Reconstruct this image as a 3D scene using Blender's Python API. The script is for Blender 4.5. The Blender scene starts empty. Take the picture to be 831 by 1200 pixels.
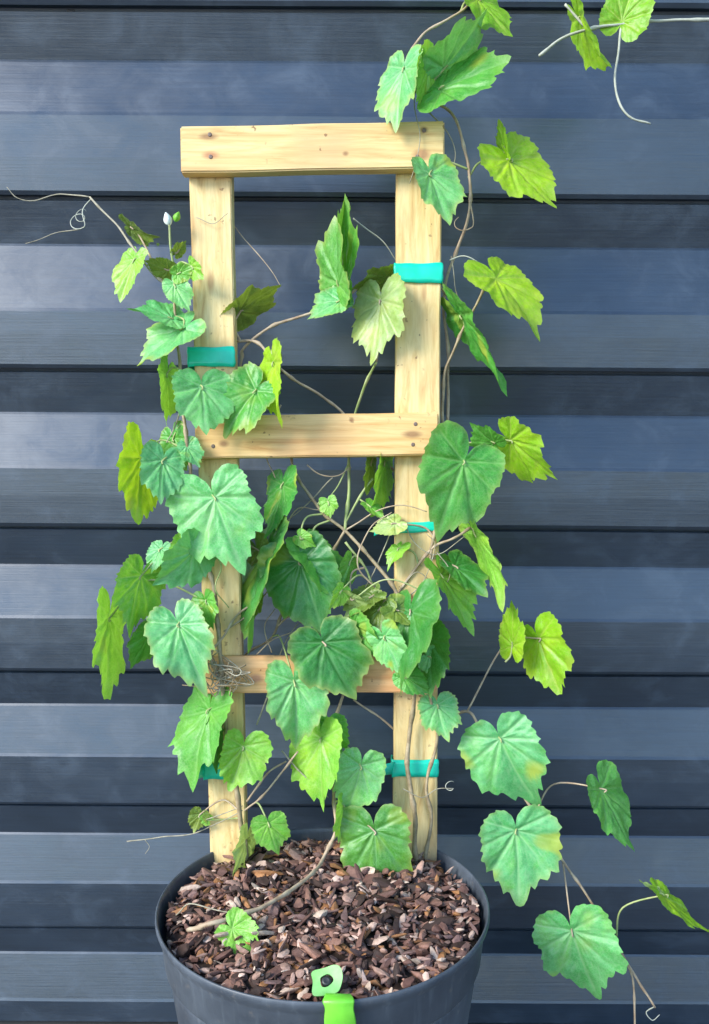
import bpy, bmesh, math, random
import numpy as np
from mathutils import Vector, Matrix, noise
R = math.radians
C = bpy.context.scene.collection
random.seed(7)

# ------------------------------------------------------------------ camera model
FPX, CX, CY, TH = 974.0, 415.5, 779.0, R(14)
CAM = Vector((0.028, -0.677, 0.719))
FW = Vector((0, math.cos(TH), -math.sin(TH)))
UP = Vector((0, math.sin(TH), math.cos(TH)))
def ray(px, py):
    return FW + Vector((1, 0, 0))*((px-CX)/FPX) + UP*((CY-py)/FPX)
# plane of the trellis' front face (leans back a little)
TB = Vector((0, 0.090, CAM.z-0.3965)); TT = Vector((0, 0.159, CAM.z+0.244))
TV = (TT-TB).normalized()
TN = Vector((0, -TV.z, TV.y))            # towards the camera
def P(px, py, off=0.0):
    r = ray(px, py); o = TB+TN*off
    t = (o-CAM).dot(TN)/r.dot(TN)
    return CAM+r*t
def PY(px, py, y):                        # on a vertical plane
    r = ray(px, py); return CAM+r*((y-CAM.y)/r.y)
def PZ(px, py, z):                        # on a horizontal plane
    r = ray(px, py); return CAM+r*((z-CAM.z)/r.z)

# ------------------------------------------------------------------ helpers
def tag(o, label=None, cat=None, group=None, kind=None):
    if label: o['label'] = label
    if cat: o['category'] = cat
    if group: o['group'] = group
    if kind: o['kind'] = kind
    return o
def empty(name, loc=(0,0,0)):
    o = bpy.data.objects.new(name, None); o.location = loc; o.empty_display_size = .02
    C.objects.link(o); return o
def origin(o):
    v = Vector((0,0,0)); 
    while o is not None: v += Vector(o.location); o = o.parent
    return v
def mesh_obj(name, verts, faces, mat, parent=None, smooth=True, at=None):
    """verts in world space; object origin goes to `at` (world)"""
    base = Vector(at) if at is not None else (origin(parent) if parent else Vector((0,0,0)))
    me = bpy.data.meshes.new(name)
    me.from_pydata([tuple(Vector(v)-base) for v in verts], [], faces)
    me.materials.append(mat)
    if smooth: me.polygons.foreach_set('use_smooth', [True]*len(me.polygons))
    me.update()
    o = bpy.data.objects.new(name, me); C.objects.link(o)
    if parent:
        o.parent = parent; o.location = base-origin(parent)
    else: o.location = base
    return o
def spline(pts, n=6):
    pts = [Vector(p) for p in pts]
    if len(pts) < 3:
        return [pts[0].lerp(pts[-1], i/n) for i in range(n+1)]
    q = [pts[0]*2-pts[1]]+pts+[pts[-1]*2-pts[-2]]
    out = []
    for i in range(1, len(q)-2):
        a, b, c, d = q[i-1:i+3]
        for k in range(n):
            t = k/n
            out.append(.5*((2*b)+(c-a)*t+(2*a-5*b+4*c-d)*t*t+(3*b-a-3*c+d)*t**3))
    out.append(pts[-1]); return out
def tube_data(pts, r0, r1, sides=7, wob=0.0, nodes=0):
    vs, fs = [], []; n = len(pts)
    ref = Vector((0.3, -1, .2)).normalized()
    L = 0
    for i, p in enumerate(pts):
        t = (pts[min(i+1, n-1)]-pts[max(i-1, 0)])
        t = t.normalized() if t.length > 1e-9 else Vector((0,0,1))
        a = t.cross(ref)
        if a.length < 1e-4: a = t.cross(Vector((1,0,0)))
        a.normalize(); b = t.cross(a); ref = (ref-t*ref.dot(t)).normalized() if (ref-t*ref.dot(t)).length > .1 else ref
        f = i/(n-1); r = r0+(r1-r0)*f
        if i: L += (p-pts[i-1]).length
        if nodes: 
            k = (L/nodes) % 1.0; r *= 1+.55*math.exp(-((k-.5)/.07)**2)
        if wob: r *= 1+wob*noise.noise(p*300)
        for s in range(sides):
            an = 2*math.pi*s/sides
            vs.append(p+a*(math.cos(an)*r)+b*(math.sin(an)*r))
    for i in range(n-1):
        for s in range(sides):
            s2 = (s+1) % sides
            fs.append((i*sides+s, i*sides+s2, (i+1)*sides+s2, (i+1)*sides+s))
    fs.append(tuple(range(sides))[::-1]); fs.append(tuple((n-1)*sides+s for s in range(sides)))
    return vs, fs
def lathe(name, prof, mat, parent, cx, cy, seg=128):
    vs, fs = [], []
    for (r, z) in prof:
        for s in range(seg):
            a = 2*math.pi*s/seg; vs.append((cx+r*math.cos(a), cy+r*math.sin(a), z))
    m = len(prof)
    for i in range(m-1):
        for s in range(seg):
            s2 = (s+1) % seg
            fs.append((i*seg+s, i*seg+s2, (i+1)*seg+s2, (i+1)*seg+s))
    return mesh_obj(name, vs, fs, mat, parent)

# ------------------------------------------------------------------ materials
def newmat(name):
    m = bpy.data.materials.new(name); m.use_nodes = True
    nt = m.node_tree; nt.nodes.clear()
    out = nt.nodes.new('ShaderNodeOutputMaterial'); b = nt.nodes.new('ShaderNodeBsdfPrincipled')
    nt.links.new(b.outputs[0], out.inputs[0])
    return m, nt, b, out
def N(nt, t, **k):
    n = nt.nodes.new(t)
    for a, v in k.items(): setattr(n, a, v)
    return n
def coords(nt, scale, rot=(0,0,0)):
    tc = N(nt, 'ShaderNodeTexCoord'); mp = N(nt, 'ShaderNodeMapping')
    mp.inputs['Scale'].default_value = scale; mp.inputs['Rotation'].default_value = rot
    nt.links.new(tc.outputs['Object'], mp.inputs['Vector']); return mp.outputs[0]
def noi(nt, vec, scale, detail=3, rough=.5, dist=0):
    n = N(nt, 'ShaderNodeTexNoise'); n.inputs['Scale'].default_value = scale
    n.inputs['Detail'].default_value = detail; n.inputs['Roughness'].default_value = rough
    n.inputs['Distortion'].default_value = dist
    nt.links.new(vec, n.inputs['Vector']); return n.outputs['Fac']
def ramp(nt, fac, stops):
    r = N(nt, 'ShaderNodeValToRGB'); e = r.color_ramp.elements
    while len(e) < len(stops): e.new(.5)
    for i, (p, c) in enumerate(stops):
        e[i].position = p; e[i].color = (*c, 1) if len(c) == 3 else c
    nt.links.new(fac, r.inputs[0]); return r.outputs[0]
def mix(nt, fac, a, b, mode='MIX'):
    m = N(nt, 'ShaderNodeMix', data_type='RGBA', blend_type=mode)
    for idx, v in ((0, fac), (6, a), (7, b)):
        if isinstance(v, (int, float)): m.inputs[idx].default_value = v
        elif isinstance(v, tuple): m.inputs[idx].default_value = (*v, 1) if len(v) == 3 else v
        else: nt.links.new(v, m.inputs[idx])
    return m.outputs[2]
def bump(nt, b, h, strength, dist):
    n = N(nt, 'ShaderNodeBump'); n.inputs['Strength'].default_value = strength
    n.inputs['Distance'].default_value = dist
    nt.links.new(h, n.inputs['Height']); nt.links.new(n.outputs[0], b.inputs['Normal'])

def siding_mat():
    m, nt, b, o = newmat('dark_painted_boards')
    g = noi(nt, coords(nt, (1.2, 9, 60)), 9, 5, .6, .4)
    big = noi(nt, coords(nt, (3, 1, 6)), 2.2, 4, .6)
    blot = noi(nt, coords(nt, (1, 1, 1.2)), 22, 4, .65, .6)
    c = ramp(nt, big, [(.3, (.014,.024,.038)), (.7, (.024,.039,.060))])
    c = mix(nt, .55, c, ramp(nt, g, [(.3, (.65,.65,.65)), (.7, (1.25,1.25,1.25))]), 'MULTIPLY')
    dust = ramp(nt, blot, [(.52, (0,0,0)), (.72, (1,1,1))])
    dm = mix(nt, .10, (0,0,0), dust)
    c = mix(nt, dm, c, (.14,.21,.30))
    nt.links.new(c, b.inputs['Base Color'])
    r = ramp(nt, blot, [(.3, (.30,)*3), (.7, (.46,)*3)])
    nt.links.new(r, b.inputs['Roughness'])
    b.inputs['Specular IOR Level'].default_value = .5; b.inputs['IOR'].default_value = 1.8
    bump(nt, b, mix(nt, .5, g, blot), .22, .0016)
    return m
def wood_mat(name, horiz, tint=(1,1,1), knots=()):
    m, nt, b, o = newmat(name)
    sc = (4, 60, 60) if horiz else (60, 60, 4)
    grain = noi(nt, coords(nt, sc), 2.2, 6, .65, .8)
    fib = noi(nt, coords(nt, (8, 300, 300) if horiz else (300, 300, 8)), 1.6, 3, .6)
    blot = noi(nt, coords(nt, (1,1,1)), 14, 3, .5)
    c = ramp(nt, grain, [(.28, (.50,.29,.11)), (.45, (.68,.49,.23)), (.62, (.78,.61,.33)), (.8, (.60,.39,.17))])
    c = mix(nt, .4, c, ramp(nt, fib, [(.3, (.78,.74,.7)), (.6, (1.06,1.05,1.02))]), 'MULTIPLY')
    c = mix(nt, ramp(nt, blot, [(.45, (0,0,0)), (.7, (.5,.5,.5))]), c, (.60,.35,.19))
    sk = noi(nt, coords(nt, (1,1,1)), 190, 2, .5); pt = noi(nt, coords(nt, (1,1,1)), 30, 2, .5)
    f1 = ramp(nt, sk, [(.66, (0,)*3), (.72, (1,)*3)]); f2 = ramp(nt, pt, [(.5, (0,)*3), (.6, (.8,)*3)])
    c = mix(nt, mix(nt, 1.0, f1, f2, 'MULTIPLY'), c, (.22,.12,.06))
    c = mix(nt, 1.0, c, tint, 'MULTIPLY')
    tc = N(nt, 'ShaderNodeTexCoord')
    for (p, rx, rz, col) in knots:
        v = N(nt, 'ShaderNodeVectorMath', operation='SUBTRACT'); v.inputs[1].default_value = tuple(p)
        nt.links.new(tc.outputs['Object'], v.inputs[0])
        s = N(nt, 'ShaderNodeVectorMath', operation='MULTIPLY'); s.inputs[1].default_value = (1/rx, 0, 1/rz)
        nt.links.new(v.outputs[0], s.inputs[0])
        l = N(nt, 'ShaderNodeVectorMath', operation='LENGTH'); nt.links.new(s.outputs[0], l.inputs[0])
        ad = N(nt, 'ShaderNodeMath', operation='ADD'); nt.links.new(l.outputs['Value'], ad.inputs[0])
        sub = N(nt, 'ShaderNodeMath', operation='MULTIPLY_ADD'); nt.links.new(blot, sub.inputs[0]); sub.inputs[1].default_value = .9; sub.inputs[2].default_value = -.45
        nt.links.new(sub.outputs[0], ad.inputs[1])
        f = ramp(nt, ad.outputs[0], [(.35, (.75,)*3), (1.0, (0,)*3)])
        c = mix(nt, f, c, col)
    nt.links.new(c, b.inputs['Base Color'])
    b.inputs['Roughness'].default_value = .62
    b.inputs['Specular IOR Level'].default_value = .3
    bump(nt, b, fib, .25, .0008)
    return m
def pot_mat():
    m, nt, b, o = newmat('black_nursery_plastic')
    n1 = noi(nt, coords(nt, (1,1,1)), 18, 5, .65); n2 = noi(nt, coords(nt, (60,60,3)), 2, 4, .6)
    c = ramp(nt, n1, [(.3, (.036,.044,.056)), (.75, (.09,.106,.126))])
    c = mix(nt, ramp(nt, n2, [(.55, (0,)*3), (.75, (.35,)*3)]), c, (.20,.225,.245))
    n4 = noi(nt, coords(nt, (1,1,1)), 95, 4, .7)
    c = mix(nt, ramp(nt, n4, [(.60, (0,)*3), (.72, (.5,)*3)]), c, (.17,.15,.13))
    nt.links.new(c, b.inputs['Base Color'])
    nt.links.new(ramp(nt, n1, [(.3, (.36,)*3), (.8, (.58,)*3)]), b.inputs['Roughness'])
    bump(nt, b, n1, .15, .001)
    return m
def leaf_mat(name, a, bcol, vein, transl, tcol, rough=.42, spec=.5):
    m, nt, b, o = newmat(name)
    vec = coords(nt, (1,1,1))
    oi = N(nt, 'ShaderNodeObjectInfo')
    n1 = noi(nt, vec, 45, 3, .6); n2 = noi(nt, vec, 260, 3, .6)
    c = mix(nt, ramp(nt, n1, [(.33, (0,)*3), (.68, (1,)*3)]), a, bcol)
    n3 = noi(nt, vec, 28, 2, .5, .5)
    c = mix(nt, ramp(nt, n3, [(.52, (0,)*3), (.75, (.55,)*3)]), c, (bcol[0]*1.5+.03, bcol[1]*1.12, bcol[2]*.45))
    vo = N(nt, 'ShaderNodeTexVoronoi', feature='DISTANCE_TO_EDGE'); vo.inputs['Scale'].default_value = 330; nt.links.new(vec, vo.inputs['Vector'])
    c = mix(nt, ramp(nt, vo.outputs['Distance'], [(.0, (.4,)*3), (.12, (0,)*3)]), c, vein)
    c = mix(nt, .35, c, ramp(nt, n2, [(.35, (.7,)*3), (.65, (1.2,)*3)]), 'MULTIPLY')
    h = N(nt, 'ShaderNodeHueSaturation')
    mr = N(nt, 'ShaderNodeMapRange'); nt.links.new(oi.outputs['Random'], mr.inputs[0])
    mr.inputs[3].default_value = .485; mr.inputs[4].default_value = .515
    mv = N(nt, 'ShaderNodeMapRange'); nt.links.new(oi.outputs['Random'], mv.inputs[0])
    mv.inputs[3].default_value = 1.12; mv.inputs[4].default_value = .86
    nt.links.new(mr.outputs[0], h.inputs['Hue']); nt.links.new(mv.outputs[0], h.inputs['Value'])
    nt.links.new(c, h.inputs['Color']); c = h.outputs[0]
    at = N(nt, 'ShaderNodeAttribute', attribute_name='vein')
    sp = N(nt, 'ShaderNodeSeparateColor'); nt.links.new(at.outputs['Color'], sp.inputs[0])
    vm = N(nt, 'ShaderNodeMath', operation='MULTIPLY'); nt.links.new(sp.outputs[0], vm.inputs[0]); vm.inputs[1].default_value = .6
    c = mix(nt, vm.outputs[0], c, vein)
    em = N(nt, 'ShaderNodeMath', operation='MULTIPLY'); nt.links.new(sp.outputs[1], em.inputs[0]); em.inputs[1].default_value = .45
    c = mix(nt, em.outputs[0], c, (.36,.40,.10))
    c = mix(nt, sp.outputs[2], c, (.34,.42,.05))
    nt.links.new(c, b.inputs['Base Color'])
    b.inputs['Roughness'].default_value = rough; b.inputs['Specular IOR Level'].default_value = spec
    bp = N(nt, 'ShaderNodeBump'); bp.inputs['Strength'].default_value = .35; bp.inputs['Distance'].default_value = .0012
    nt.links.new(n2, bp.inputs['Height']); nt.links.new(bp.outputs[0], b.inputs['Normal'])
    t = N(nt, 'ShaderNodeBsdfTranslucent'); tm = mix(nt, .7, c, tcol); nt.links.new(tm, t.inputs[0])
    ms = N(nt, 'ShaderNodeMixShader'); ms.inputs[0].default_value = transl
    nt.links.new(b.outputs[0], ms.inputs[1]); nt.links.new(t.outputs[0], ms.inputs[2])
    nt.links.new(ms.outputs[0], o.inputs[0])
    return m
LM = {
 'M': leaf_mat('mint_leaf', (.075,.40,.085), (.15,.51,.16), (.30,.55,.24), .22, (.25,.60,.06), .46, .55),
 'G': leaf_mat('green_leaf', (.04,.27,.025), (.085,.38,.045), (.22,.46,.12), .25, (.25,.60,.03)),
 'D': leaf_mat('dark_green_leaf', (.022,.17,.018), (.05,.26,.035), (.13,.32,.10), .2, (.18,.5,.03)),
 'L': leaf_mat('lime_leaf', (.13,.43,.03), (.21,.54,.045), (.38,.58,.15), .3, (.40,.80,.04)),
 'Y': leaf_mat('yellow_green_leaf', (.20,.50,.008), (.30,.58,.012), (.45,.55,.10), .35, (.60,.85,.02)),
 'O': leaf_mat('olive_leaf', (.08,.17,.015), (.15,.25,.03), (.25,.33,.10), .25, (.35,.5,.03)),
 'P': leaf_mat('pale_leaf', (.36,.50,.10), (.42,.56,.22), (.55,.62,.28), .3, (.55,.75,.15)),
}
def simple_mat(name, a, b_, scale, rough=.6, spec=.4, bmp=.2, stretch=(1,1,1), transl=0):
    m, nt, b, o = newmat(name)
    n1 = noi(nt, coords(nt, stretch), scale, 4, .6)
    nt.links.new(ramp(nt, n1, [(.3, a), (.7, b_)]), b.inputs['Base Color'])
    b.inputs['Roughness'].default_value = rough; b.inputs['Specular IOR Level'].default_value = spec
    bump(nt, b, n1, bmp, .0006)
    return m
M_stem = simple_mat('woody_vine_stem', (.20,.14,.07), (.42,.33,.20), 120)
M_green = simple_mat('green_petiole', (.22,.30,.08), (.42,.44,.20), 90)
M_pink = simple_mat('reddish_young_stem', (.30,.20,.12), (.50,.40,.27), 90)
M_pale = simple_mat('pale_tendril', (.30,.31,.24), (.50,.50,.40), 90)
M_dry = simple_mat('dry_tendril', (.22,.19,.12), (.40,.36,.26), 150)
M_tape = simple_mat('teal_plant_tape', (.004,.48,.30), (.01,.62,.42), 60, .3, .5, .15)
M_nail = simple_mat('nail_steel', (.12,.08,.06), (.22,.16,.12), 200, .5)
M_tag = simple_mat('lime_plastic_tag', (.12,.50,.03), (.20,.60,.05), 40, .35, .5, .1)
M_taghead = simple_mat('faded_green_plastic', (.16,.46,.10), (.30,.58,.20), 60, .35, .5, .1)
M_dark = simple_mat('dark_hole_shade', (.01,.015,.012), (.03,.03,.03), 60, .4)  # near-black colour standing in for shade in the tag's hole
M_screw = simple_mat('dark_screw_head', (.015,.016,.02), (.05,.05,.06), 200, .4)

# ------------------------------------------------------------------ world, sun, camera
w = bpy.data.worlds.new('World'); bpy.context.scene.world = w; w.use_nodes = True
nt = w.node_tree; nt.nodes.clear()
sky = nt.nodes.new('ShaderNodeTexSky'); sky.sky_type = 'NISHITA'; sky.sun_disc = False
bg = nt.nodes.new('ShaderNodeBackground'); wo = nt.nodes.new('ShaderNodeOutputWorld')
nt.links.new(sky.outputs[0], bg.inputs[0]); nt.links.new(bg.outputs[0], wo.inputs[0])
bg.inputs[1].default_value = 0.15
SUN_D = Vector((-1.20, -0.85, 0.95)).normalized()      # towards the sun
sky.sun_elevation = math.asin(SUN_D.z); sky.sun_rotation = math.atan2(SUN_D.x, SUN_D.y)
sky.air_density = 1.0; sky.dust_density = .2; sky.ozone_density = 3.0
sl = bpy.data.lights.new('sun', 'SUN'); sl.energy = 2.0; sl.angle = R(26); sl.color = (1, .97, .91)
so = bpy.data.objects.new('sun', sl); C.objects.link(so); so.location = (-2, -3, 4)
so.rotation_euler = SUN_D.to_track_quat('Z', 'Y').to_euler()
cd = bpy.data.cameras.new('camera'); co = bpy.data.objects.new('camera', cd); C.objects.link(co)
co.location = CAM; co.rotation_euler = (R(90)-TH, 0, 0)
cd.sensor_fit = 'VERTICAL'; cd.sensor_height = 24; cd.lens = FPX/1200*24
cd.shift_y = (CY-600)/1200; cd.clip_start = .02; cd.clip_end = 500
sc = bpy.context.scene; sc.camera = co
sc.view_settings.view_transform = 'Standard'; sc.view_settings.look = 'None'
sc.view_settings.exposure = 1.5; sc.view_settings.gamma = 1

# ------------------------------------------------------------------ ground
m, nt_, b, o = newmat('paving')
n1 = noi(nt_, coords(nt_, (1,1,1)), 6, 6, .7)
nt_.links.new(ramp(nt_, n1, [(.3, (.07,.07,.07)), (.7, (.12,.115,.11))]), b.inputs['Base Color']); b.inputs['Roughness'].default_value = .85
g = mesh_obj('ground', [(-60,-60,0),(60,-60,0),(60,60,0),(-60,60,0)], [(0,1,2,3)], m, smooth=False)
tag(g, kind='structure')

# ------------------------------------------------------------------ wall of boards
WY = 0.25
z0 = PY(CX, 5, WY).z; z6 = PY(CX, 1090, WY).z; CH = (z0-z6)/6
def wall():
    D = .019
    prof = []          # (y, z) from top to bottom
    for k in range(-7, 7):
        z = z0-k*CH
        sa = {0:.25, 1:.26}.get(k, .275); sb = {0:.565, 1:.655}.get(k, .615)
        # lip bottom of the board above is at z
        prof += [(WY+.0012, z+.0035), (WY+.0035, z), (WY+.0105, z+.0004), (WY+.0115, z-.002), (WY+.007, z-.0042),
                 (WY+D, z-(sa-.008)*CH), (WY+D-.0015, z-(sa+.007)*CH), (WY+.0015, z-(sb-.01)*CH), (WY, z-(sb+.01)*CH), (WY, z-.8*CH)]
    prof = [(y, z) for (y, z) in prof]
    vs, fs = [], []
    xs = [-3+6*i/120 for i in range(121)]
    n = len(prof)
    for x in xs:
        for i, (y, z) in enumerate(prof):
            wob = .0011*noise.noise(Vector((x*1.7, 0, z*3)))+.0005*noise.noise(Vector((x*9, 5, z*14)))
            vs.append((x, y+wob, z+.0012*noise.noise(Vector((x*2.2, 9, round(z/CH)*7)))))
    for i in range(120):
        for j in range(n-1):
            a = i*n+j; fs.append((a, a+1, a+n+1, a+n))
    # back of the wall, closing it as a solid
    b0 = len(vs); zt = prof[0][1]; zb = prof[-1][1]
    vs += [(-3, WY+.12, zt), (3, WY+.12, zt), (3, WY+.12, zb), (-3, WY+.12, zb)]
    fs += [(b0, b0+3, b0+2, b0+1), (0, b0, b0+1, 120*n), (n-1, 121*n-1, b0+2, b0+3),
           tuple(range(n))[::-1]+() + (b0, b0+3)[::1], tuple(range(120*n, 121*n))+(b0+2, b0+1)]
    o = mesh_obj('board_wall', vs, fs, siding_mat(), smooth=False, at=(0, WY, z0))
    o.rotation_euler = (0, R(.36), 0)
    tag(o, 'dark blue-grey painted wall of horizontal lapped boards behind the potted vine', 'wall')
    return o
wl = wall()
def disc(name, c, nrm, r, h, mat, parent, seg=20):
    nrm = nrm.normalized(); a = nrm.cross(Vector((0,0,1))).normalized(); b = nrm.cross(a)
    vs, fs = [], []
    for (rr, hh) in ((r, 0), (r, h*.6), (r*.8, h), (r*.45, h*1.05)):
        for s in range(seg):
            t = 2*math.pi*s/seg; vs.append(c+a*(rr*math.cos(t))+b*(rr*math.sin(t))+nrm*hh)
    for i in range(3):
        for s in range(seg):
            s2 = (s+1) % seg; fs.append((i*seg+s, i*seg+s2, (i+1)*seg+s2, (i+1)*seg+s))
    vs.append(c+nrm*h*.7); k = len(vs)-1
    for s in range(seg): fs.append((3*seg+s, 3*seg+(s+1) % seg, k))
    return mesh_obj(name, vs, fs, mat, parent)
disc('screw', PY(85, 13, WY+.016), Vector((0,-1,0)), .0065, .005, M_screw, wl)

# ------------------------------------------------------------------ pot
RIM = .331
pot = empty('plant_pot', (0, 0, 0))
tag(pot, 'black plastic nursery pot with rolled rim, full of bark mulch', 'pot')
MP = pot_mat()
prof = [(.0, .004), (.100, .004), (.108, .0), (.112, .006), (.1405, RIM-.052), (.1405, RIM-.050), (.1390, RIM-.044), (.1355, RIM-.044), (.108, .012), (.0, .012)]
prof = [(a*.988, z) for a, z in prof]
lathe('pot_body', prof, MP, pot, 0, 0)
prof = [(.1385, RIM-.044), (.1425, RIM-.0455), (.1440, RIM-.043), (.1462, RIM-.012), (.1475, RIM-.009), (.1495, RIM-.005), (.1503, RIM-.002),
        (.1500, RIM+.0014), (.1490, RIM+.0022), (.1478, RIM+.0012), (.1472, RIM-.003), (.1425, RIM-.040), (.1385, RIM-.044)]
prof = [(a*.988, z) for a, z in prof]
lathe('rim', prof, MP, pot, 0, 0)

# ------------------------------------------------------------------ mulch (stuff)
def mulch_z(x, y):
    r = math.hypot(x, y)/.143
    return RIM-.012+.014*(1-min(1, r)**3)+.004*noise.noise(Vector((x*25, y*25, 3)))
def mulch():
    m, nt, b, o = newmat('bark_chips')
    at = N(nt, 'ShaderNodeAttribute', attribute_name='tone')
    n1 = noi(nt, coords(nt, (1,1,1)), 240, 5, .7)
    c = mix(nt, .6, at.outputs['Color'], ramp(nt, n1, [(.3, (.45,.42,.40)), (.7, (1.45,1.4,1.35))]), 'MULTIPLY')
    nt.links.new(c, b.inputs['Base Color']); b.inputs['Roughness'].default_value = .7
    b.inputs['Specular IOR Level'].default_value = .35
    bump(nt, b, n1, .5, .001)
    rnd = random.Random(3)
    vs, fs, cols = [], [], []
    # soil bed
    nr, na = 14, 64
    vs.append((0, 0, mulch_z(0, 0)-.004)); cols.append((.03,.018,.012))
    for i in range(1, nr+1):
        rr = .139*i/nr
        for s in range(na):
            a = 2*math.pi*s/na; x, y = rr*math.cos(a), rr*math.sin(a)
            vs.append((x, y, mulch_z(x, y)-.004)); cols.append((.035,.022,.015))
    for s in range(na): fs.append((0, 1+s, 1+(s+1) % na))
    for i in range(nr-1):
        for s in range(na):
            a = 1+i*na; s2 = (s+1) % na
            fs.append((a+s, a+na+s, a+na+s2, a+s2))
    tones = [(.23,.12,.085), (.12,.06,.045), (.34,.21,.16), (.48,.34,.27), (.04,.022,.016), (.30,.14,.055), (.50,.38,.29), (.17,.10,.085)]
    wts = [5, 5, 3.5, 2.2, 5.5, 2.2, 1.3, 4]
    # a few hull templates
    hulls = []
    for k in range(26):
        bm = bmesh.new()
        for q in range(13):
            v = Vector((rnd.gauss(0,1), rnd.gauss(0,1), rnd.gauss(0,1))).normalized()*rnd.uniform(.75, 1)
            bm.verts.new(v)
        bmesh.ops.convex_hull(bm, input=bm.verts)
        bmesh.ops.delete(bm, geom=[v for v in bm.verts if not v.link_faces], context='VERTS')
        bm.verts.index_update()
        hulls.append(([v.co.copy() for v in bm.verts], [tuple(v.index for v in f.verts) for f in bm.faces])); bm.free()
    for k in range(30):
        bm = bmesh.new(); bmesh.ops.create_icosphere(bm, subdivisions=2, radius=1)
        pls = [(Vector((rnd.gauss(0,1), rnd.gauss(0,1), rnd.gauss(0,1))).normalized(), rnd.uniform(.45, .8)) for _ in range(6)]
        for v in bm.verts:
            for nn, d in pls:
                q = v.co.dot(nn)
                if q > d: v.co -= nn*(q-d)*.9
            v.co *= 1+.16*noise.noise(v.co*1.7+Vector((k*3, 0, 0)))+.06*noise.noise(v.co*5)
        bm.verts.index_update()
        hulls.append(([v.co.copy() for v in bm.verts], [tuple(v.index for v in f.verts) for f in bm.faces])); bm.free()
    def chip(x, y, z, s):
        hv, hf = rnd.choice(hulls)
        e = Matrix.Rotation(rnd.uniform(0, 6.28), 3, 'Z') @ Matrix.Rotation(rnd.gauss(0, .5), 3, 'X') @ Matrix.Rotation(rnd.gauss(0, .5), 3, 'Y')
        sx, sy, sz = s*rnd.choice((.8, 1.0, 1.3, 1.7, 2.2)), s*rnd.uniform(.35, .95), s*rnd.uniform(.18, .5)
        t = rnd.choices(tones, wts)[0]; j = rnd.uniform(.8, 1.2); t = tuple(c*j for c in t)
        k = len(vs); ps = [e @ Vector((v.x*sx, v.y*sy, v.z*sz)) for v in hv]
        mx = max(math.hypot(x+p.x, y+p.y) for p in ps)
        if mx > .1405:                       # pushed back inside the rim
            q = math.hypot(x, y); f = max(0, q-(mx-.1405)*1.15)/q; x *= f; y *= f
        for p in ps:
            vs.append((x+p.x, y+p.y, z+p.z)); cols.append(t)
        fs.extend(tuple(i+k for i in f) for f in hf)
    for i in range(3400):
        r = .141*math.sqrt(rnd.random()); a = rnd.uniform(0, 6.283)
        x, y = r*math.cos(a), r*math.sin(a)
        s = rnd.choice((.0028, .0038, .0046, .0056, .0068, .0082))
        if r > .137: r = .137; x, y = r*math.cos(a), r*math.sin(a)
        chip(x, y, mulch_z(x, y)+rnd.uniform(-.006, .005), s*rnd.uniform(.7, 1.25))
    o = mesh_obj('bark_mulch', vs, fs, m, smooth=False, at=(0, 0, RIM-.01))
    ca = o.data.color_attributes.new('tone', 'FLOAT_COLOR', 'POINT')
    ca.data.foreach_set('color', [v for c in cols for v in (*c, 1)])
    tag(o, 'reddish brown bark chips filling the black pot up to its rim', 'mulch', kind='stuff')
mulch()

# ------------------------------------------------------------------ trellis
tro = empty('wooden_trellis', (0, 0.09, RIM-.02))
tag(tro, 'pale pine ladder trellis standing in the pot with three crossbars', 'trellis')
def board(name, quad, off, thick, mat_args, n=24, horiz=False):
    """quad px corners TL, TR, BR, BL on the plane off metres in front of the trellis plane"""
    TL, TR, BR, BL = [P(x, y, off) for x, y in quad]
    if quad[2][1] > 1000:                     # a post goes on down into the mulch
        BR = BR+(BR-TR).normalized()*.05; BL = BL+(BL-TL).normalized()*.05
    bm = bmesh.new(); rows = []
    ns, nc = (n, 3)
    rnd = random.Random(int(quad[0][0]*7))
    for i in range(ns+1):
        f = i/ns
        if horiz: a, b = TL.lerp(TR, f), BL.lerp(BR, f)
        else: a, b = TL.lerp(BL, f), TR.lerp(BR, f)
        w = (b-a).normalized()
        a = a+w*(.0006*noise.noise(a*22)); b = b+w*(.0006*noise.noise(b*22+Vector((3,3,3))))
        rows.append([bm.verts.new(a), bm.verts.new(b), bm.verts.new(b-TN*thick), bm.verts.new(a-TN*thick)])
    for i in range(ns):
        for s in range(4):
            s2 = (s+1) % 4
            bm.faces.new((rows[i][s], rows[i+1][s], rows[i+1][s2], rows[i][s2]))
    bm.faces.new(rows[0]); bm.faces.new(rows[-1][::-1])
    bmesh.ops.recalc_face_normals(bm, faces=bm.faces)
    ed = [e for e in bm.edges if len(e.link_faces) == 2 and e.calc_face_angle(0) > .6]
    bmesh.ops.bevel(bm, geom=ed, offset=.0012, segments=2, affect='EDGES')
    bm.verts.index_update()
    vs = [v.co.copy() for v in bm.verts]; fs = [tuple(v.index for v in f.verts) for f in bm.faces]; bm.free()
    base = origin(tro)
    kn = [(P(x, y, off)-base, rx, rz, c) for (x, y, rx, rz, c) in mat_args.get('knots', ())]
    mat = wood_mat('pine_'+name, horiz, mat_args.get('tint', (1,1,.90)), kn)
    return mesh_obj(name, vs, fs, mat, tro, smooth=False)
T0 = .018
KB = (.24,.11,.05)
board('post', [(220,165),(270,165),(289,1022),(247,1022)], 0, T0, {'knots': [(247,330,.004,.012,(.45,.26,.12))]}, 60)
board('post', [(465,165),(518,165),(512,1012),(461,1012)], 0, T0, {'tint': (1,1.0,.90), 'knots': [(497,345,.003,.010,(.48,.27,.12)),(480,700,.008,.004,KB),(505,500,.002,.004,KB)]}, 60)
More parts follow.
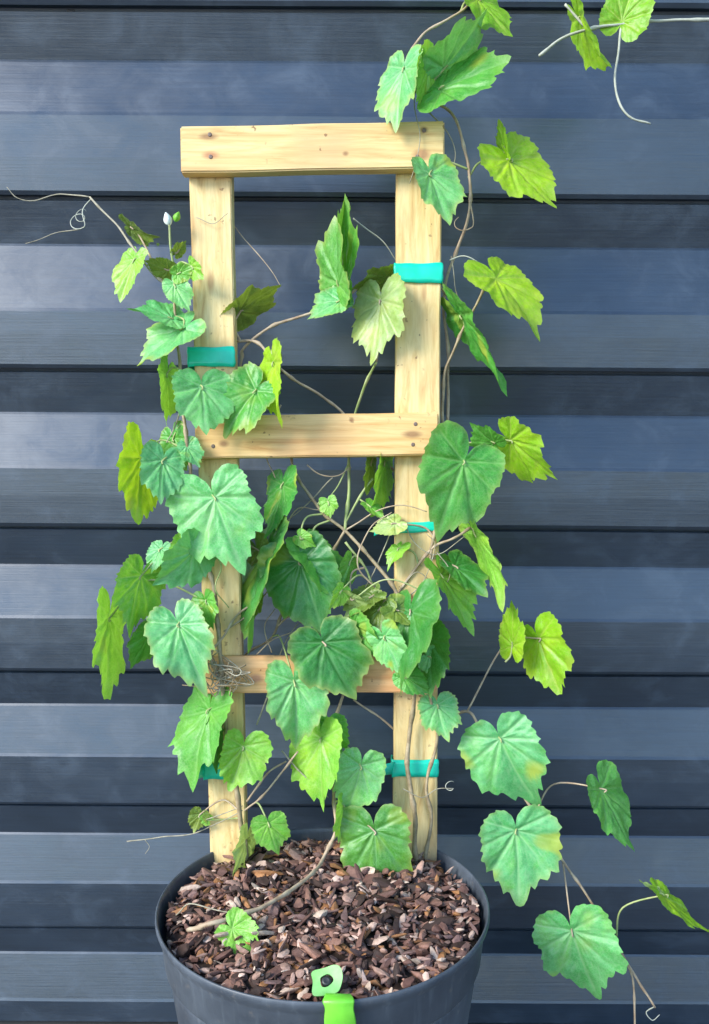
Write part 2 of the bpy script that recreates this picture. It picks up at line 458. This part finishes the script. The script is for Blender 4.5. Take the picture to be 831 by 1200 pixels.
top = board('crossbar', [(211,148),(521,141),(521,196),(212,202)], T0*.72, T0*.72-.0006,
    {'tint': (1.0,.97,.86), 'knots': [(245,160,.010,.0035,KB),(247,182,.009,.004,(.42,.16,.08)),(494,181,.009,.005,(.38,.17,.08)),(405,180,.004,.003,KB),(497,152,.004,.003,KB)]}, 24, True)
mid = board('crossbar', [(228,487),(514,483),(514,533),(229,537)], T0*.72, T0*.72-.0006,
    {'tint': (1.0,.86,.70), 'knots': [(483,509,.011,.004,KB),(262,520,.006,.004,KB),(412,492,.003,.003,KB)]}, 24, True)
low = board('crossbar', [(234,770),(512,768),(512,811),(235,813)], T0*.72, T0*.72-.0006,
    {'tint': (1.0,.78,.68), 'knots': [(262,785,.012,.008,(.25,.14,.09)),(300,795,.008,.005,(.5,.22,.14))]}, 24, True)
for bar, pts in ((top, [(246,158),(247,184),(489,184),(497,153)]), (mid, [(247,500),(250,523),(487,497),(484,521)]), (low, [(497,780),(492,800),(250,781),(257,802)])):
    for (x, y) in pts:
        disc('nail', P(x, y, T0*.72-.0004), TN, .0019, .0009, M_nail, bar, 12)

# ------------------------------------------------------------------ plant ties
def tie(label, x0, x1, y0, y1, slant, ends, flip=1):
    """a flat tape ring around a post between px x0..x1 and y0..y1"""
    yc = (y0+y1)/2
    a = P(x0, yc, 0); b = P(x1, yc+slant, 0)
    hw = (P(x0, y0, 0)-P(x0, y1, 0)).length/2
    e = .0016
    xa = (b-a).normalized(); up = TV
    loop = []
    W = (b-a).length
    corners = [(-e, e), (W+e, e), (W+e, -T0-e), (-e, -T0-e)]
    rr = .002
    path = []
    for i, (u, v) in enumerate(corners):
        pu, pv = corners[i-1]; nu, nv = corners[(i+1) % 4]
        d1 = Vector((u-pu, v-pv)).normalized(); d2 = Vector((nu-u, nv-v)).normalized()
        c = Vector((u, v))
        for t in (0, .33, .66, 1):
            q = (c-d1*rr)*(1-t)**2+c*2*t*(1-t)+(c+d2*rr)*t*t; path.append(q)
        m_ = 10 if i in (0, 2) else 4
        s = c+d2*rr; f = Vector((nu, nv))-d2*rr
        for k in range(1, m_): path.append(s.lerp(f, k/m_))
    vs, fs = [], []; th = .0005
    n = len(path)
    for i, q in enumerate(path):
        d = (path[(i+1) % n]-path[i-1]).normalized(); nn = Vector((d.y, -d.x))*-1
        for (h, o_) in ((-1, 0), (-.5, .0004), (0, -.0001), (.5, .0004), (1, 0), (1, -th), (-1, -th)):
            q2 = q+Vector((0, 0)); 
            wv = .0006*math.sin(i*.9+h*2)
            p = a+xa*(q2.x)+TN*(q2.y)+up*(h*hw*(1+.07*math.sin(i*.7))+wv)
            cen = Vector((W/2, -T0/2)); out = (q2-cen).normalized()
            p += (xa*out.x+TN*out.y)*(o_+.0004*math.sin(i*1.3+h))
            vs.append(p)
    for i in range(n):
        for s in range(7):
            s2 = (s+1) % 7; j = (i+1) % n
            fs.append((i*7+s, i*7+s2, j*7+s2, j*7+s))
    # tied ends
    for (dx, dz, ln) in ends:
        s0 = P(x0 if flip > 0 else x1, yc, .002); dirv = Vector((dx, -.25, dz)).normalized()
        k = len(vs); side = dirv.cross(TN).normalized()*hw*.75
        for i in range(7):
            f = i/6; p = s0+dirv*(ln*f)+TN*(.006*math.sin(f*3.0))+Vector((0,0,-.006*f*f))
            for sg in (-1, 1):
                for t in (0, .0006): vs.append(p+side*sg*(1-.15*f)+TN*t)
        for i in range(6):
            q = k+i*4
            fs += [(q, q+4, q+6, q+2), (q+1, q+3, q+7, q+5), (q, q+1, q+5, q+4), (q+2, q+6, q+7, q+3)]
        fs += [(k, k+2, k+3, k+1), (k+24, k+25, k+27, k+26)]
    o = mesh_obj('plant_tie', vs, fs, M_tape, at=a+Vector((W/2, T0/2, 0)))
    tag(o, label, 'plant tie', 'green tape ties holding the vine to the trellis')
tie('wide green tape round the right trellis post, highest tie of all', 464, 517, 309, 332, 0, [])
tie('green tape round the left post just above the middle crossbar', 222, 273, 407, 430, 0, [])
tie('thin green tape round the right post, half hidden just below the middle crossbar', 462, 515, 614, 626, -4, [(-1, .15, .02)])
tie('green tape round the right post below the lowest crossbar', 461, 512, 890, 910, 0, [(-1, .3, .018)])
tie('dark green tape round the left post near the pot, mostly behind leaves', 240, 286, 892, 913, 0, [(-1, .1, .014)])

# ------------------------------------------------------------------ the vine: stems first
vine = empty('grape_vine', tuple(P(400, 1040, 0)))
vine.location = (0, .07, RIM-.005)
tag(vine, 'young grape vine with heart shaped toothed leaves climbing the pine trellis', 'vine')
SAMPLES = []
def stem(pts, r0=.0019, r1=.0013, mat=M_stem, name='stem', reg=True, nodes=.045, n=7):
    q = [PZ(x, y, mulch_z(0, 0)+(.010 if o == 'm' else -.006)) if isinstance(o, str) else P(x, y, o) for (x, y, o) in pts]
    s = spline(q, n)
    for i, p in enumerate(s):
        s[i] = p+Vector((noise.noise(p*40), noise.noise(p*40+Vector((7,0,0))), noise.noise(p*40+Vector((0,9,0)))))*.0016
    vs, fs = tube_data(s, r0, r1, 7, .25, nodes if name == 'stem' else 0)
    if reg: SAMPLES.extend(s)
    return mesh_obj(name, vs, fs, mat, vine)
B = -.026
stem([(292,1062,.010),(289,1010,.012),(280,950,.012),(272,900,.010),(264,850,.008),(262,800,.022),(256,740,.020),(250,690,.012),(238,640,.010),(226,590,.012),(222,540,.022),(216,500,.024),(212,440,.01),(206,390,.008),(203,345,.006)], .0028, .0013)
stem([(203,345,.006),(202,310,.008),(199,285,.010),(198,262,.012)], .0012, .0009, M_green)
stem([(203,345,.006),(190,330,.0),(165,303,.0),(140,268,-.01),(106,232,-.02)], .0012, .0009, M_dry)
stem([(494,1068,.012),(488,1010,.012),(486,960,.016),(478,900,.012),(482,850,.010),(486,800,.026),(478,740,.022),(462,690,.010),(430,650,.004),(405,622,.0),(375,597,.0),(346,555,-.004),(340,530,B)], .0026, .0013)
stem([(497,1070,.006),(497,1020,.006),(505,960,.006),(500,920,.008),(512,860,.01),(500,800,.026)], .002, .0014)
stem([(405,622,.0),(408,580,-.004),(410,536,B),(412,500,B),(418,480,B),(430,445,-.01),(441,424,.004)], .0016, .0011, M_green)
stem([(222,1090,'b'),(243,1083,'m'),(270,1076,'m'),(310,1062,'m'),(345,1040,'m'),(366,1024,'m'),(380,1003,.030),(393,975,.03),(392,935,.02),(385,880,.01),(400,820,-.01),(430,760,-.005),(470,690,.0),(505,645,.006),(530,632,.01),(552,618,.010)], .0021, .0012, M_pink)
stem([(505,645,.006),(518,590,-.004),(520,530,-.006),(518,480,-.008),(524,430,-.006),(545,382,.0),(562,350,.0),(577,318,.006)], .0018, .0011)
stem([(505,655,.008),(522,520,-.02),(526,420,-.016),(520,340,-.022),(538,290,-.012),(551,240,.0),(549,205,.004),(543,165,.004),(528,133,.004),(505,117,.008),(480,98,.01),(478,68,.008),(500,38,.004),(540,14,.0),(556,-8,.0)], .0015, .0010, M_pink)
stem([(226,590,.012),(252,520,-.02),(282,430,B),(285,408,-.018),(315,384,-.012),(348,372,-.01),(400,350,-.012),(430,330,-.02),(455,322,-.02),(505,330,B),(522,345,-.02)], .0014, .0011, M_pink)
stem([(278,400,-.016),(302,402,-.010),(328,432,-.006),(362,455,-.008),(398,480,B),(430,520,B),(470,560,B)], .0013, .0011, M_pink)
stem([(405,622,.0),(380,660,-.01),(340,700,-.015),(320,745,-.012),(290,765,B),(262,800,-.022)], .0014, .0011)
stem([(500,850,-.020),(530,838,-.01),(548,833,.0),(562,850,.004),(592,905,.010),(625,950,.012),(655,1003,.014),(690,1052,.016),(722,1105,.018),(745,1145,.020),(768,1180,.022)], .0015, .0011, M_pink)
stem([(722,1105,.018),(735,1130,.014),(742,1155,.012),(744,1215,.012)], .0012, .001, M_pink)
stem([(405,635,.004),(428,665,.002),(440,690,.004),(470,722,.010)], .0012, .001, M_green)
stem([(438,560,-.008),(420,585,-.004),(406,612,.0)], .0011, .001, M_green)
stem([(265,440,.004),(300,455,.004),(318,420,.004),(322,405,.002)], .001, .001, M_green, reg=False)
stem([(415,820,-.008),(440,838,-.006),(470,862,-.01)], .001, .001, M_pink, reg=False)
stem([(262,800,.022),(248,770,.024),(262,745,.020),(278,720,.004),(300,705,.0)], .0012, .001, M_pink)
stem([(289,940,.012),(310,910,.014),(335,893,.016)], .001, .0009, M_pink)
stem([(287,950,.012),(305,935,.016),(330,905,.020),(350,880,.022)], .001, .0009, M_pink)
rk_mat = random.Random(2)
# upper right shoot that comes in from the side
stem([(850,22,.03),(790,24,.03),(735,27,.03),(690,34,.03),(660,45,.03),(632,64,.03)], .0012, .0011, M_pale)
stem([(728,32,.03),(724,70,.032),(722,110,.032),(736,137,.034),(764,145,.034)], .0011, .0008, M_pale, 'tendril', False)
stem([(662,5,.03),(680,26,.03),(692,36,.03)], .001, .0009, M_pale, 'tendril', False)

def tendril(pts, r0=.0008, r1=.0005, mat=M_dry):
    r0 *= .8; r1 *= .6
    stem(pts, r0, r1, mat, 'tendril', False)
def curl(cx, cy, rad, turns, off, lead, mat=M_dry, r0=.0008):
    pts = list(lead)
    k = int(turns*8)
    for i in range(k+1):
        a = i/8*2*math.pi; q = rad*(1-.5*i/k)
        pts.append((cx+q*math.cos(a)+i*.4, cy+q*.8*math.sin(a)-i*.9, off-.001*i))
    tendril(pts, r0, r0*.6, mat)
tendril([(106,232,-.02),(70,226,-.03),(40,236,-.03),(20,232,-.03),(8,220,-.03)])
curl(90,262,10,2.0,-.02,[(108,234,-.02),(98,246,-.022)], M_pale, .0007)
tendril([(95,268,-.022),(70,272,-.025),(30,285,-.03)], .0007, .0004)
tendril([(272,262,-.02),(295,290,-.014),(318,318,-.010),(328,335,-.010)], .0007, .0005, M_pink)
tendril([(414,256,-.012),(436,272,-.010),(452,286,-.014),(466,306,-.02)], .0009, .0007, M_pale)
tendril([(528,305,-.01),(545,300,-.006),(562,310,.0),(577,320,.006)], .0008, .0007, M_pale)
tendril([(530,300,-.01),(534,340,-.01),(548,360,-.006)], .0006, .0005)
curl(540,262,14,.7,.0,[(551,235,.0)], M_pink, .0008)
tendril([(472,925,.018),(495,935,.018),(512,925,.016),(530,924,.016)], .0008, .0005)
curl(525,924,6,1,.016,[], M_pale, .0006)
tendril([(148,986,.0),(180,982,.0),(215,979,.002),(240,972,.004),(284,950,.012)], .0008, .0009)
tendril([(170,984,.0),(175,992,.0),(170,1000,.0)], .0005, .0004)
tendril([(360,545,-.004),(375,556,-.004),(395,558,-.004),(412,548,-.01)], .0009, .0007, M_pink)
tendril([(412,700,.0),(428,690,.0),(452,640,.0),(468,612,.002),(490,640,.01),(515,650,.01),(545,628,.01)], .0008, .0007)
tendril([(512,648,.01),(528,670,.01),(522,690,.01)], .0007, .0005)
tendril([(470,690,.004),(490,670,.010),(512,690,.008)], .0008, .0006)
tendril([(478,700,.01),(498,680,.012),(510,640,.010),(500,625,.010)], .0008, .0006)
tendril([(300,768,.0),(318,750,.0),(340,742,.0)], .0009, .0008, M_pink)
tendril([(318,765,.0),(310,735,.0),(322,715,.0)], .0008, .0007, M_pink)
tendril([(206,1072,'b'),(222,1060,'m'),(250,1066,'m'),(285,1072,'m')], .0009, .0008)
tendril([(232,965,.006),(250,958,.008),(284,945,.012)], .0009, .0008)
tendril([(390,560,-.004),(350,600,-.012),(318,622,-.006)], .0009, .0008)
tendril([(768,1178,.022),(757,1186,.020),(764,1196,.020),(773,1188,.018)], .0009, .0006, M_pale)
tendril([(500,128,.008),(520,150,.006),(534,175,.006),(530,205,.008)], .0008, .0006, M_dry)
tendril([(490,70,.006),(486,120,.016),(492,165,.018),(480,215,.012)], .0007, .0005, M_dry)
tendril([(230,255,.003),(250,262,.004),(268,250,.003)], .0005, .0004, M_dry)
for pts in ([(405,622,.0),(440,600,.002),(470,592,.006),(500,600,.010)], [(350,690,-.01),(330,650,-.01),(345,600,-.008),(375,597,.0)],
            [(262,740,.010),(290,720,.004),(315,690,.0),(345,640,-.004)], [(300,850,.01),(320,800,.0),(330,760,-.004),(350,730,-.008)],
            [(440,690,.004),(420,660,.010),(432,620,.010),(460,600,.010)], [(246,640,.016),(260,665,.020),(252,690,.020),(268,712,.016)],
            [(408,545,-.01),(396,570,-.004),(384,586,.004)], [(330,880,.016),(352,905,.018),(385,935,.020)], [(215,470,.02),(206,500,.016),(196,520,.02)],
            [(418,700,.02),(450,680,.022),(490,690,.024),(516,712,.014)], [(330,475,-.006),(310,520,-.026),(322,560,-.006)]):
    tendril(pts, .0011, .0008, rk_mat.choice((M_pink, M_dry, M_green)))
# dry knot on the low crossbar
rk = random.Random(5)
for k in range(8):
    pts = []
    for i in range(7):
        a = i*.9+k; pts.append((261+rk.gauss(0, 13), 790+rk.gauss(0, 11), .020+.016*rk.random()))
    tendril(pts, .0009, .0007, M_stem if k % 2 else M_dry)

# ------------------------------------------------------------------ leaves
OUT = [(0,.96),(10,.86),(24,.775),(38,.735),(50,.66),(65,.585),(80,.555),(95,.535),(110,.52),(125,.51),(140,.44),(155,.36),(168,.24),(180,.08)]
def outline(phi):
    a = abs(math.degrees(phi)); 
    for (x0, y0), (x1, y1) in zip(OUT, OUT[1:]):
        if a <= x1+1e-6:
            t = (a-x0)/(x1-x0); t = t*t*(3-2*t)*.5+t*.5
            return y0+(y1-y0)*t
    return .1
SEG = []
for a in (0, 34, -34, 70, -70, 112, -112):
    r = outline(R(a))*.95; SEG.append((0, 0, r*math.sin(R(a)), r*math.cos(R(a)), .013))
for y in (.22, .38, .54, .69, .82):
    for s in (1, -1):
        l = (1-y)*.50+.05; SEG.append((0, y, s*l*math.sin(R(48)), y+l*math.cos(R(48)), .008))
for a in (34, 70, 112):
    for f in (.3, .52, .74):
        for s in (1, -1):
            r = outline(R(a))*f; l = .20*(1.1-f)+.05
            for d in (38, -38):
                SEG.append((s*r*math.sin(R(a)), r*math.cos(R(a)), s*(r*math.sin(R(a))+l*math.sin(R(a+d))), r*math.cos(R(a))+l*math.cos(R(a+d)), .007))
SEG = np.array(SEG)
def vein_at(X, Y):
    ax, ay, bx, by, w = SEG.T
    dx, dy = bx-ax, by-ay; L2 = dx*dx+dy*dy
    t = np.clip(((X[:,None]-ax)*dx+(Y[:,None]-ay)*dy)/L2, 0, 1)
    d = np.hypot(X[:,None]-(ax+t*dx), Y[:,None]-(ay+t*dy))
    v = np.exp(-(d/(w*(1.25-.6*t)))**2)*(w/.013)**.5
    g = np.exp(-(d/.045)**2)*(w/.013)
    return v.max(1), g.max(1)
def leaf(spec, idx):
    bx, by, tx, ty, wapp, off, hue = spec[:7]; opt = spec[7] if len(spec) > 7 else {}
    rnd = random.Random(idx*13+5)
    b = P(bx, by, off); t = P(tx, ty, off)
    b = b.lerp(t, .09); e = t-b; La = e.length; eh = e.normalized()
    toc = (CAM-(b+t)/2).normalized(); toc = (toc-eh*toc.dot(eh)).normalized()
    pitch = R(opt.get('pitch', rnd.uniform(5, 24)))
    T = (eh*math.cos(pitch)+toc*math.sin(pitch)).normalized(); L = La/math.cos(pitch)
    N0 = (toc*math.cos(pitch)-eh*math.sin(pitch)).normalized()
    ppm = (Vector((tx-bx, ty-by)).length)/La
    wa = .93*wapp/ppm
    ratio = wa/(1.03*L); sgn = opt.get('side', rnd.choice((-1, 1)))
    if ratio > .78: wf = ratio/.97; roll = R(rnd.uniform(4, 16))*sgn
    else:
        wf = .92; roll = math.acos(max(.1, min(1, ratio/.92)))*sgn; roll = max(-R(72), min(R(72), roll))
        wf = ratio/abs(math.cos(roll))
    S0 = T.cross(N0).normalized()
    S = S0*math.cos(roll)+N0*math.sin(roll); Nn = S.cross(T)
    if Nn.dot(N0) < 0: Nn = -Nn
    fold = opt.get('fold', rnd.uniform(.05, .28)); droop = opt.get('droop', rnd.uniform(.05, .32)); bend = rnd.uniform(-.12, .12)
    if ratio <= .78: k_ = max(.2, abs(math.cos(roll))); fold *= k_; droop *= .25+.5*k_; bend *= .5
    A, Rr = 132, 11
    teeth = rnd.choice((13, 14, 15, 16)); ph0 = rnd.random()
    X, Y, E = [0.0], [0.0], [0.0]
    asym = rnd.uniform(-.12, .12); lob = rnd.uniform(-.03, .09); lph = rnd.uniform(.65, .95); tamp = rnd.uniform(.7, 1.5); tipk = rnd.uniform(-.06, .08); back = rnd.uniform(-.12, .15)
    for j in range(1, Rr+1):
        f = (j/Rr)**.85
        for i in range(A+1):
            ph = -math.pi+2*math.pi*i/A
            ph = max(-R(179), min(R(179), ph))
            r = outline(ph)*(1+asym*math.sin(ph))
            a_ = abs(ph)
            r *= 1+lob*math.exp(-((a_-lph)/.2)**2)-.6*lob*math.exp(-((a_-lph+.35)/.16)**2)+tipk*math.exp(-(a_/.25)**2)+back*math.exp(-((a_-2.3)/.5)**2)*(1 if ph > 0 else .6)
            k = (a_/math.pi)*teeth+.25*noise.noise(Vector((idx*1.7, ph*3, 4))); fr = k % 1.0
            saw = fr/.72 if fr < .72 else (1-fr)/.28       # pointed forward
            saw = 1-saw
            amp = tamp*.10*min(1, max(0, 1.15-abs(ph)/math.pi))*(1+.5*math.sin(3*k))
            big = .035*math.cos(ph*7)
            edge = f**5
            r *= 1+(amp*(saw-.45)*(.3+.7*edge)*f**2)+(noise.noise(Vector((idx*3.1, ph*2.2, 0)))*.07+big*.5)*f
            if abs(ph) < .04: r *= 1+.02*f
            X.append(r*f*math.sin(ph)); Y.append(r*f*math.cos(ph)); E.append(edge*f**6)
    X, Y, E = map(np.array, (X, Y, E))
    v, g = vein_at(X, Y)
    zs = []
    p1, p2 = rnd.uniform(0, 6), rnd.uniform(0, 6)
    for x, y, gg in zip(X, Y, g):
        r = math.hypot(x, y); ph = math.atan2(x, y)
        z = fold*math.sqrt(x*x+.0015)-droop*max(0, y)**2*.8-droop*.6*x*x
        z += -.036*gg+.022*noise.noise(Vector((x*6+idx, y*6, 1)))+.010*noise.noise(Vector((x*15+idx, y*15, 1)))
        z += (.065*math.sin(3*ph+p1)+.035*math.sin(7*ph+p2)+.02*math.sin(13*ph+p1))*r*r*1.3
        zs.append(z)
    vs = []
    for x, y, z in zip(X, Y, zs):
        xx = x+bend*y*y
        vs.append(b+S*(xx*L*wf)+T*(y*L)+Nn*(z*L))
    fs = []
    W_ = A+1
    for i in range(A): fs.append((0, 1+i, 2+i))
    for j in range(Rr-1):
        for i in range(A):
            a = 1+j*W_+i; fs.append((a, a+W_, a+W_+1, a+1))
    o = mesh_obj('leaf', vs, fs, LM[hue], vine if not opt.get('top') else None, at=b)
    ca = o.data.color_attributes.new('vein', 'FLOAT_COLOR', 'POINT')
    arr = np.zeros((len(vs), 4), dtype=np.float32); arr[:,0] = v; arr[:,1] = E*rnd.choice((.2, .5, .9, 1.5)); arr[:,2] = np.array([max(0, min(1, 6*(noise.noise(Vector((x*2.6+idx*5, y*2.6, 2)))-.28)))*(.3+.7*min(1, math.hypot(x, y)*1.4)) for x, y in zip(X, Y)])*rnd.choice((0, 0, .5, 1)); arr[:,3] = 1
    ca.data.foreach_set('color', arr.ravel())
    if opt.get('label'): o['label'] = opt['label']
    # petiole to the nearest stem
    if opt.get('pet', True):
        if 'to' in opt: q = P(*opt['to'])
        else:
            q = min(SAMPLES, key=lambda s: (s-b).length+(.02 if (s-b).dot(T) > 0 else 0))
        d = (b-q).length
        if d > .004:
            mid_ = (q+b)/2+(-T*.22-Nn*.12)*d+Vector((0,0,.08*d))
            pm = M_green if hue in 'LYMG' else M_pink
            vv, ff = tube_data(spline([q, mid_, b-Nn*.0004, b+T*.004-Nn*.0002], 7), .00105, .0007, 6)
            mesh_obj('petiole', vv, ff, opt.get('pm', pm), o)
    return o
YL = 'yellow-green young leaf lit through from behind'
LV = [
 (556,-8,604,46,30,.0,'Y',{'to':(540,14,0)}), (727,30,748,-34,68,.03,'Y',{'fold':.3}), (674,14,710,92,26,.03,'Y',{'to':(690,34,.03)}),
 (516,86,572,30,56,.012,'M'), (474,72,457,150,50,.022,'M'), (505,74,483,128,42,.018,'L'), (508,106,594,66,44,.02,'G'),
 (502,196,527,264,54,.026,'M'), (592,180,650,247,60,.01,'Y',{'to':(549,208,.004)}), (592,180,585,144,14,.006,'Y',{'to':(570,194,.004)}),
 (577,318,641,382,50,.01,'Y',{'pet':False}), (533,362,594,455,26,.008,'G',{'to':(545,382,0)}),
 (396,342,386,248,40,-.010,'G',{'fold':.5,'side':1}), (404,336,405,238,26,-.014,'G'), (458,324,412,338,30,-.018,'O'), (402,350,360,372,32,-.008,'M'), (446,344,437,428,66,.0,'P',{'to':(441,424,.004),'pitch':5}),
 (277,370,325,333,36,-.012,'O'), (159,299,138,349,30,.0,'L',{'to':(165,303,0)}), (150,265,184,285,20,-.006,'O',{'to':(190,330,0)}), (186,287,184,285,4,-.006,'O',{'pet':False}),
 (200,318,172,308,26,.006,'O'), (206,298,218,284,16,.006,'O'), (206,322,228,312,22,.014,'L'), (202,330,222,364,36,.014,'M'), (206,374,160,360,26,.014,'M'), (220,380,156,422,40,.018,'M'),
 (236,446,243,512,80,.028,'M'), (197,432,191,494,28,.01,'L'), (304,452,254,508,64,.022,'G',{'fold':.3}), (319,418,322,496,26,.032,'Y'),
 (192,534,184,590,56,.03,'M'), (168,528,160,616,58,.012,'Y'), (202,508,210,562,38,.008,'G'),
 (248,574,280,668,110,.032,'M',{'pitch':10,'fold':.1,'label':'large mint green leaf over the left post'}), (232,642,188,690,56,.026,'M'), (222,638,205,668,40,.015,'L'), (168,668,150,738,60,.02,'L'), (130,714,131,814,36,.014,'L'),
 (180,736,155,782,38,.006,'G'), (206,724,235,802,78,.034,'M'), (240,700,250,740,30,.02,'G'),
 (331,562,318,628,36,-.004,'G'), (312,636,279,750,40,-.004,'D'), (300,640,320,690,34,-.010,'O'), (348,650,380,738,96,.022,'D',{'pitch':10,'fold':.08,'label':'large dark green leaf with pleated veins in the middle of the trellis'}),
 (376,746,410,822,94,.030,'D',{'pitch':12}), (362,640,410,700,50,.012,'G'),
 (548,532,508,624,108,.034,'G',{'pitch':12,'label':'large leaf over the right post below the middle crossbar'}), (582,522,551,500,32,.01,'G'), (592,512,646,562,54,.012,'Y',{'to':(555,545,.0)}),
 (552,618,593,702,22,.012,'L'), (514,668,554,732,34,.012,'L',{'fold':.4}), (530,660,570,695,34,.004,'D'), (600,762,599,706,32,.014,'Y',{'to':(592,776,.012)}),
 (628,742,650,810,58,.014,'Y',{'to':(548,833,0),'pm':M_pink}),
 (344,792,353,872,76,.036,'M'), (376,858,370,944,62,.024,'L'), (385,845,380,900,60,.012,'G'), (286,870,275,928,60,.030,'L',{'fold':.45,'pitch':8}), (246,824,214,912,56,.016,'G'), (258,850,250,900,34,.006,'D'),
 (424,892,411,958,60,.03,'M'), (438,966,444,1052,88,.038,'D',{'pitch':12}), (404,940,400,985,20,.026,'L'), (314,962,322,996,46,.026,'L'), (290,980,283,1044,24,.016,'P'),
 (512,822,520,864,50,.02,'M',{'to':(505,845,.01)}), (583,858,616,942,98,.024,'M',{'pitch':10,'fold':.12}), (604,966,612,1050,96,.03,'M',{'pitch':10,'fold':.12}),
 (703,918,740,988,46,.03,'G',{'to':(627,953,.012),'pm':M_pink}), (668,1084,692,1167,94,.032,'M',{'to':(660,1012,.014),'pm':M_pink,'pitch':10}), (774,1045,824,1086,18,.03,'Y',{'to':(722,1100,.018)}), (774,1045,748,1032,6,.03,'P',{'pet':False}),
 (482,708,466,800,64,.034,'D'), (502,742,506,810,56,.032,'D'), (448,742,470,790,44,.04,'M'), (500,768,524,782,36,.036,'M'), (448,708,420,752,42,.018,'O'), (460,712,500,730,34,.026,'O'), (470,790,500,812,36,.036,'G'),
 (466,612,434,624,26,.012,'P'), (452,536,443,602,22,-.008,'L'), (436,538,432,580,16,-.012,'O'), (384,586,388,606,24,.006,'L'), (350,628,368,640,22,.024,'L'), (408,700,438,712,18,.02,'P'),
 (236,952,228,974,24,.008,'O'), (245,962,232,955,16,.006,'L'), (440,696,400,720,30,.012,'O'), (412,655,400,690,24,.006,'G'),
 (222,310,238,330,22,.016,'L'),
 (218,520,232,548,30,.026,'M'), (190,640,176,668,26,.012,'M'), (412,730,440,770,40,.020,'G'), (402,690,390,712,22,.026,'L'), (300,700,292,728,22,.0,'O'), (470,640,452,662,20,.006,'L'), (430,590,448,606,16,.0,'L'),
]
for i, s in enumerate(LV): leaf(s, i)
# tip buds of the left shoot
def bud(px, py, off, r, mat, dirv):
    c = P(px, py, off); vs, fs = [], []
    d = Vector(dirv).normalized(); a = d.cross(Vector((0,1,.1))).normalized(); b = d.cross(a)
    for i in range(9):
        f = i/8; rr = r*math.sin(math.pi*min(.98, f*.9+.06))**.8*(1-.35*f)
        for s in range(12):
            t = 2*math.pi*s/12; k = 1+.22*math.cos(3*t+f*2)
            vs.append(c+d*(r*2.6*(f-.4))+a*(rr*k*math.cos(t))+b*(rr*k*math.sin(t)))
    for i in range(8):
        for s in range(12):
            s2 = (s+1) % 12; fs.append((i*12+s, i*12+s2, (i+1)*12+s2, (i+1)*12+s))
    fs.append(tuple(range(12))[::-1]); fs.append(tuple(96+s for s in range(12)))
    return mesh_obj('bud', vs, fs, mat, vine)
M_bud = simple_mat('downy_white_bud', (.62,.68,.60), (.82,.85,.80), 200, .8, .2)
bud(197,258,.012,.0042,M_bud,(-.3,0,1)); bud(207,255,.012,.0034,LM['L'],(.5,0,1))

# a small leaf on the mulch
lf = leaf((272,1092,304,1116,34,.046,'L',{'top':True,'pet':False,'fold':.2,'pitch':0}), 200)
c0 = PZ(272, 1088, RIM+.009); lf.location = c0
lf.rotation_euler = (R(-38), 0, 0)
tag(lf, 'small bright green leaf lying on the bark near the front left of the pot', 'leaf')

# ------------------------------------------------------------------ plant tag over the rim
def plant_tag():
    x0 = PZ(388, 1172, RIM+.002).x
    root = empty('plant_tag', (x0, -.148, RIM+.002))
    tag(root, 'bright lime plastic tag hooked over the front rim of the pot', 'plant tag')
    # strap: profile runs over the rim and down the outside
    path = [(-.1345, RIM-.006), (-.1370, RIM+.0005), (-.1420, RIM+.0050), (-.1490, RIM+.0048), (-.1512, RIM+.001), (-.1516, RIM-.006), (-.1500, RIM-.02), (-.1480, RIM-.045), (-.146, RIM-.075)]
    p = spline([Vector((0, y, z)) for y, z in path], 5)
    vs, fs = [], []; hw = .0112; th = .0009
    n = len(p)
    for i, q in enumerate(p):
        t = (p[min(i+1, n-1)]-p[max(i-1, 0)]).normalized(); nn = Vector((0, t.z, -t.y)); 
        if nn.dot(Vector((0, 0, 1))) < -.5: nn = -nn
        w_ = hw*(.72+.28*min(1, i/(n*.35)))
        skew = .004*(i/n)
        for (sx, h) in ((-1, 0), (-.92, 1), (.92, 1), (1, 0)):
            vs.append(Vector((x0+.004+skew+sx*w_*(1+.05*math.sin(i*.5)), q.y, q.z))+nn*(.0006*math.sin(i*.5+sx*1.5)-th*(0 if h else 1)))
    for i in range(n-1):
        for s in range(4):
            s2 = (s+1) % 4; fs.append((i*4+s, i*4+s2, (i+1)*4+s2, (i+1)*4+s))
    fs += [(3,2,1,0), tuple((n-1)*4+k for k in range(4))]
    mesh_obj('strap', vs, fs, M_tag, root, smooth=True)
    # square head with a round hole, tilted up above the bark
    cx, hy, hz = x0-.004, -.1275, RIM+.006
    ux = Vector((.985, .0, .05)).normalized(); uy = Vector((0, .80, .60)).normalized(); un = ux.cross(uy)
    c = Vector((cx, hy, hz)); seg = 40; vs, fs = [], []
    for lay in (0, -.0022):
        for rr in (0, 1):
            for s in range(seg):
                a = 2*math.pi*s/seg; ca, sa = math.cos(a), math.sin(a)
                if rr == 0: u, v = .0050*ca, .0048*sa
                else:
                    k = 1/((abs(ca)**5+abs(sa)**5)**.2); u, v = .0112*k*ca, .0104*k*sa
                vs.append(c+ux*u*(1+.10*math.sin(a*3+1))+uy*v*(1+.12*math.sin(a*2))+un*(lay+.0016*math.sin(a*2+.5)*rr))
    for s in range(seg):
        s2 = (s+1) % seg
        fs += [(s, s+seg, s2+seg, s2), (2*seg+s, 2*seg+s2, 3*seg+s2, 3*seg+s), (seg+s, 3*seg+s, 3*seg+s2, seg+s2), (s, s2, 2*seg+s2, 2*seg+s)]
    hd = mesh_obj('head', vs, fs, M_taghead, root, smooth=False)
    disc('hole_shade', c-un*.004, un, .0040, .004, M_dark, root, 16)  # added dark disc filling the hole, painted as the shade inside it
plant_tag()
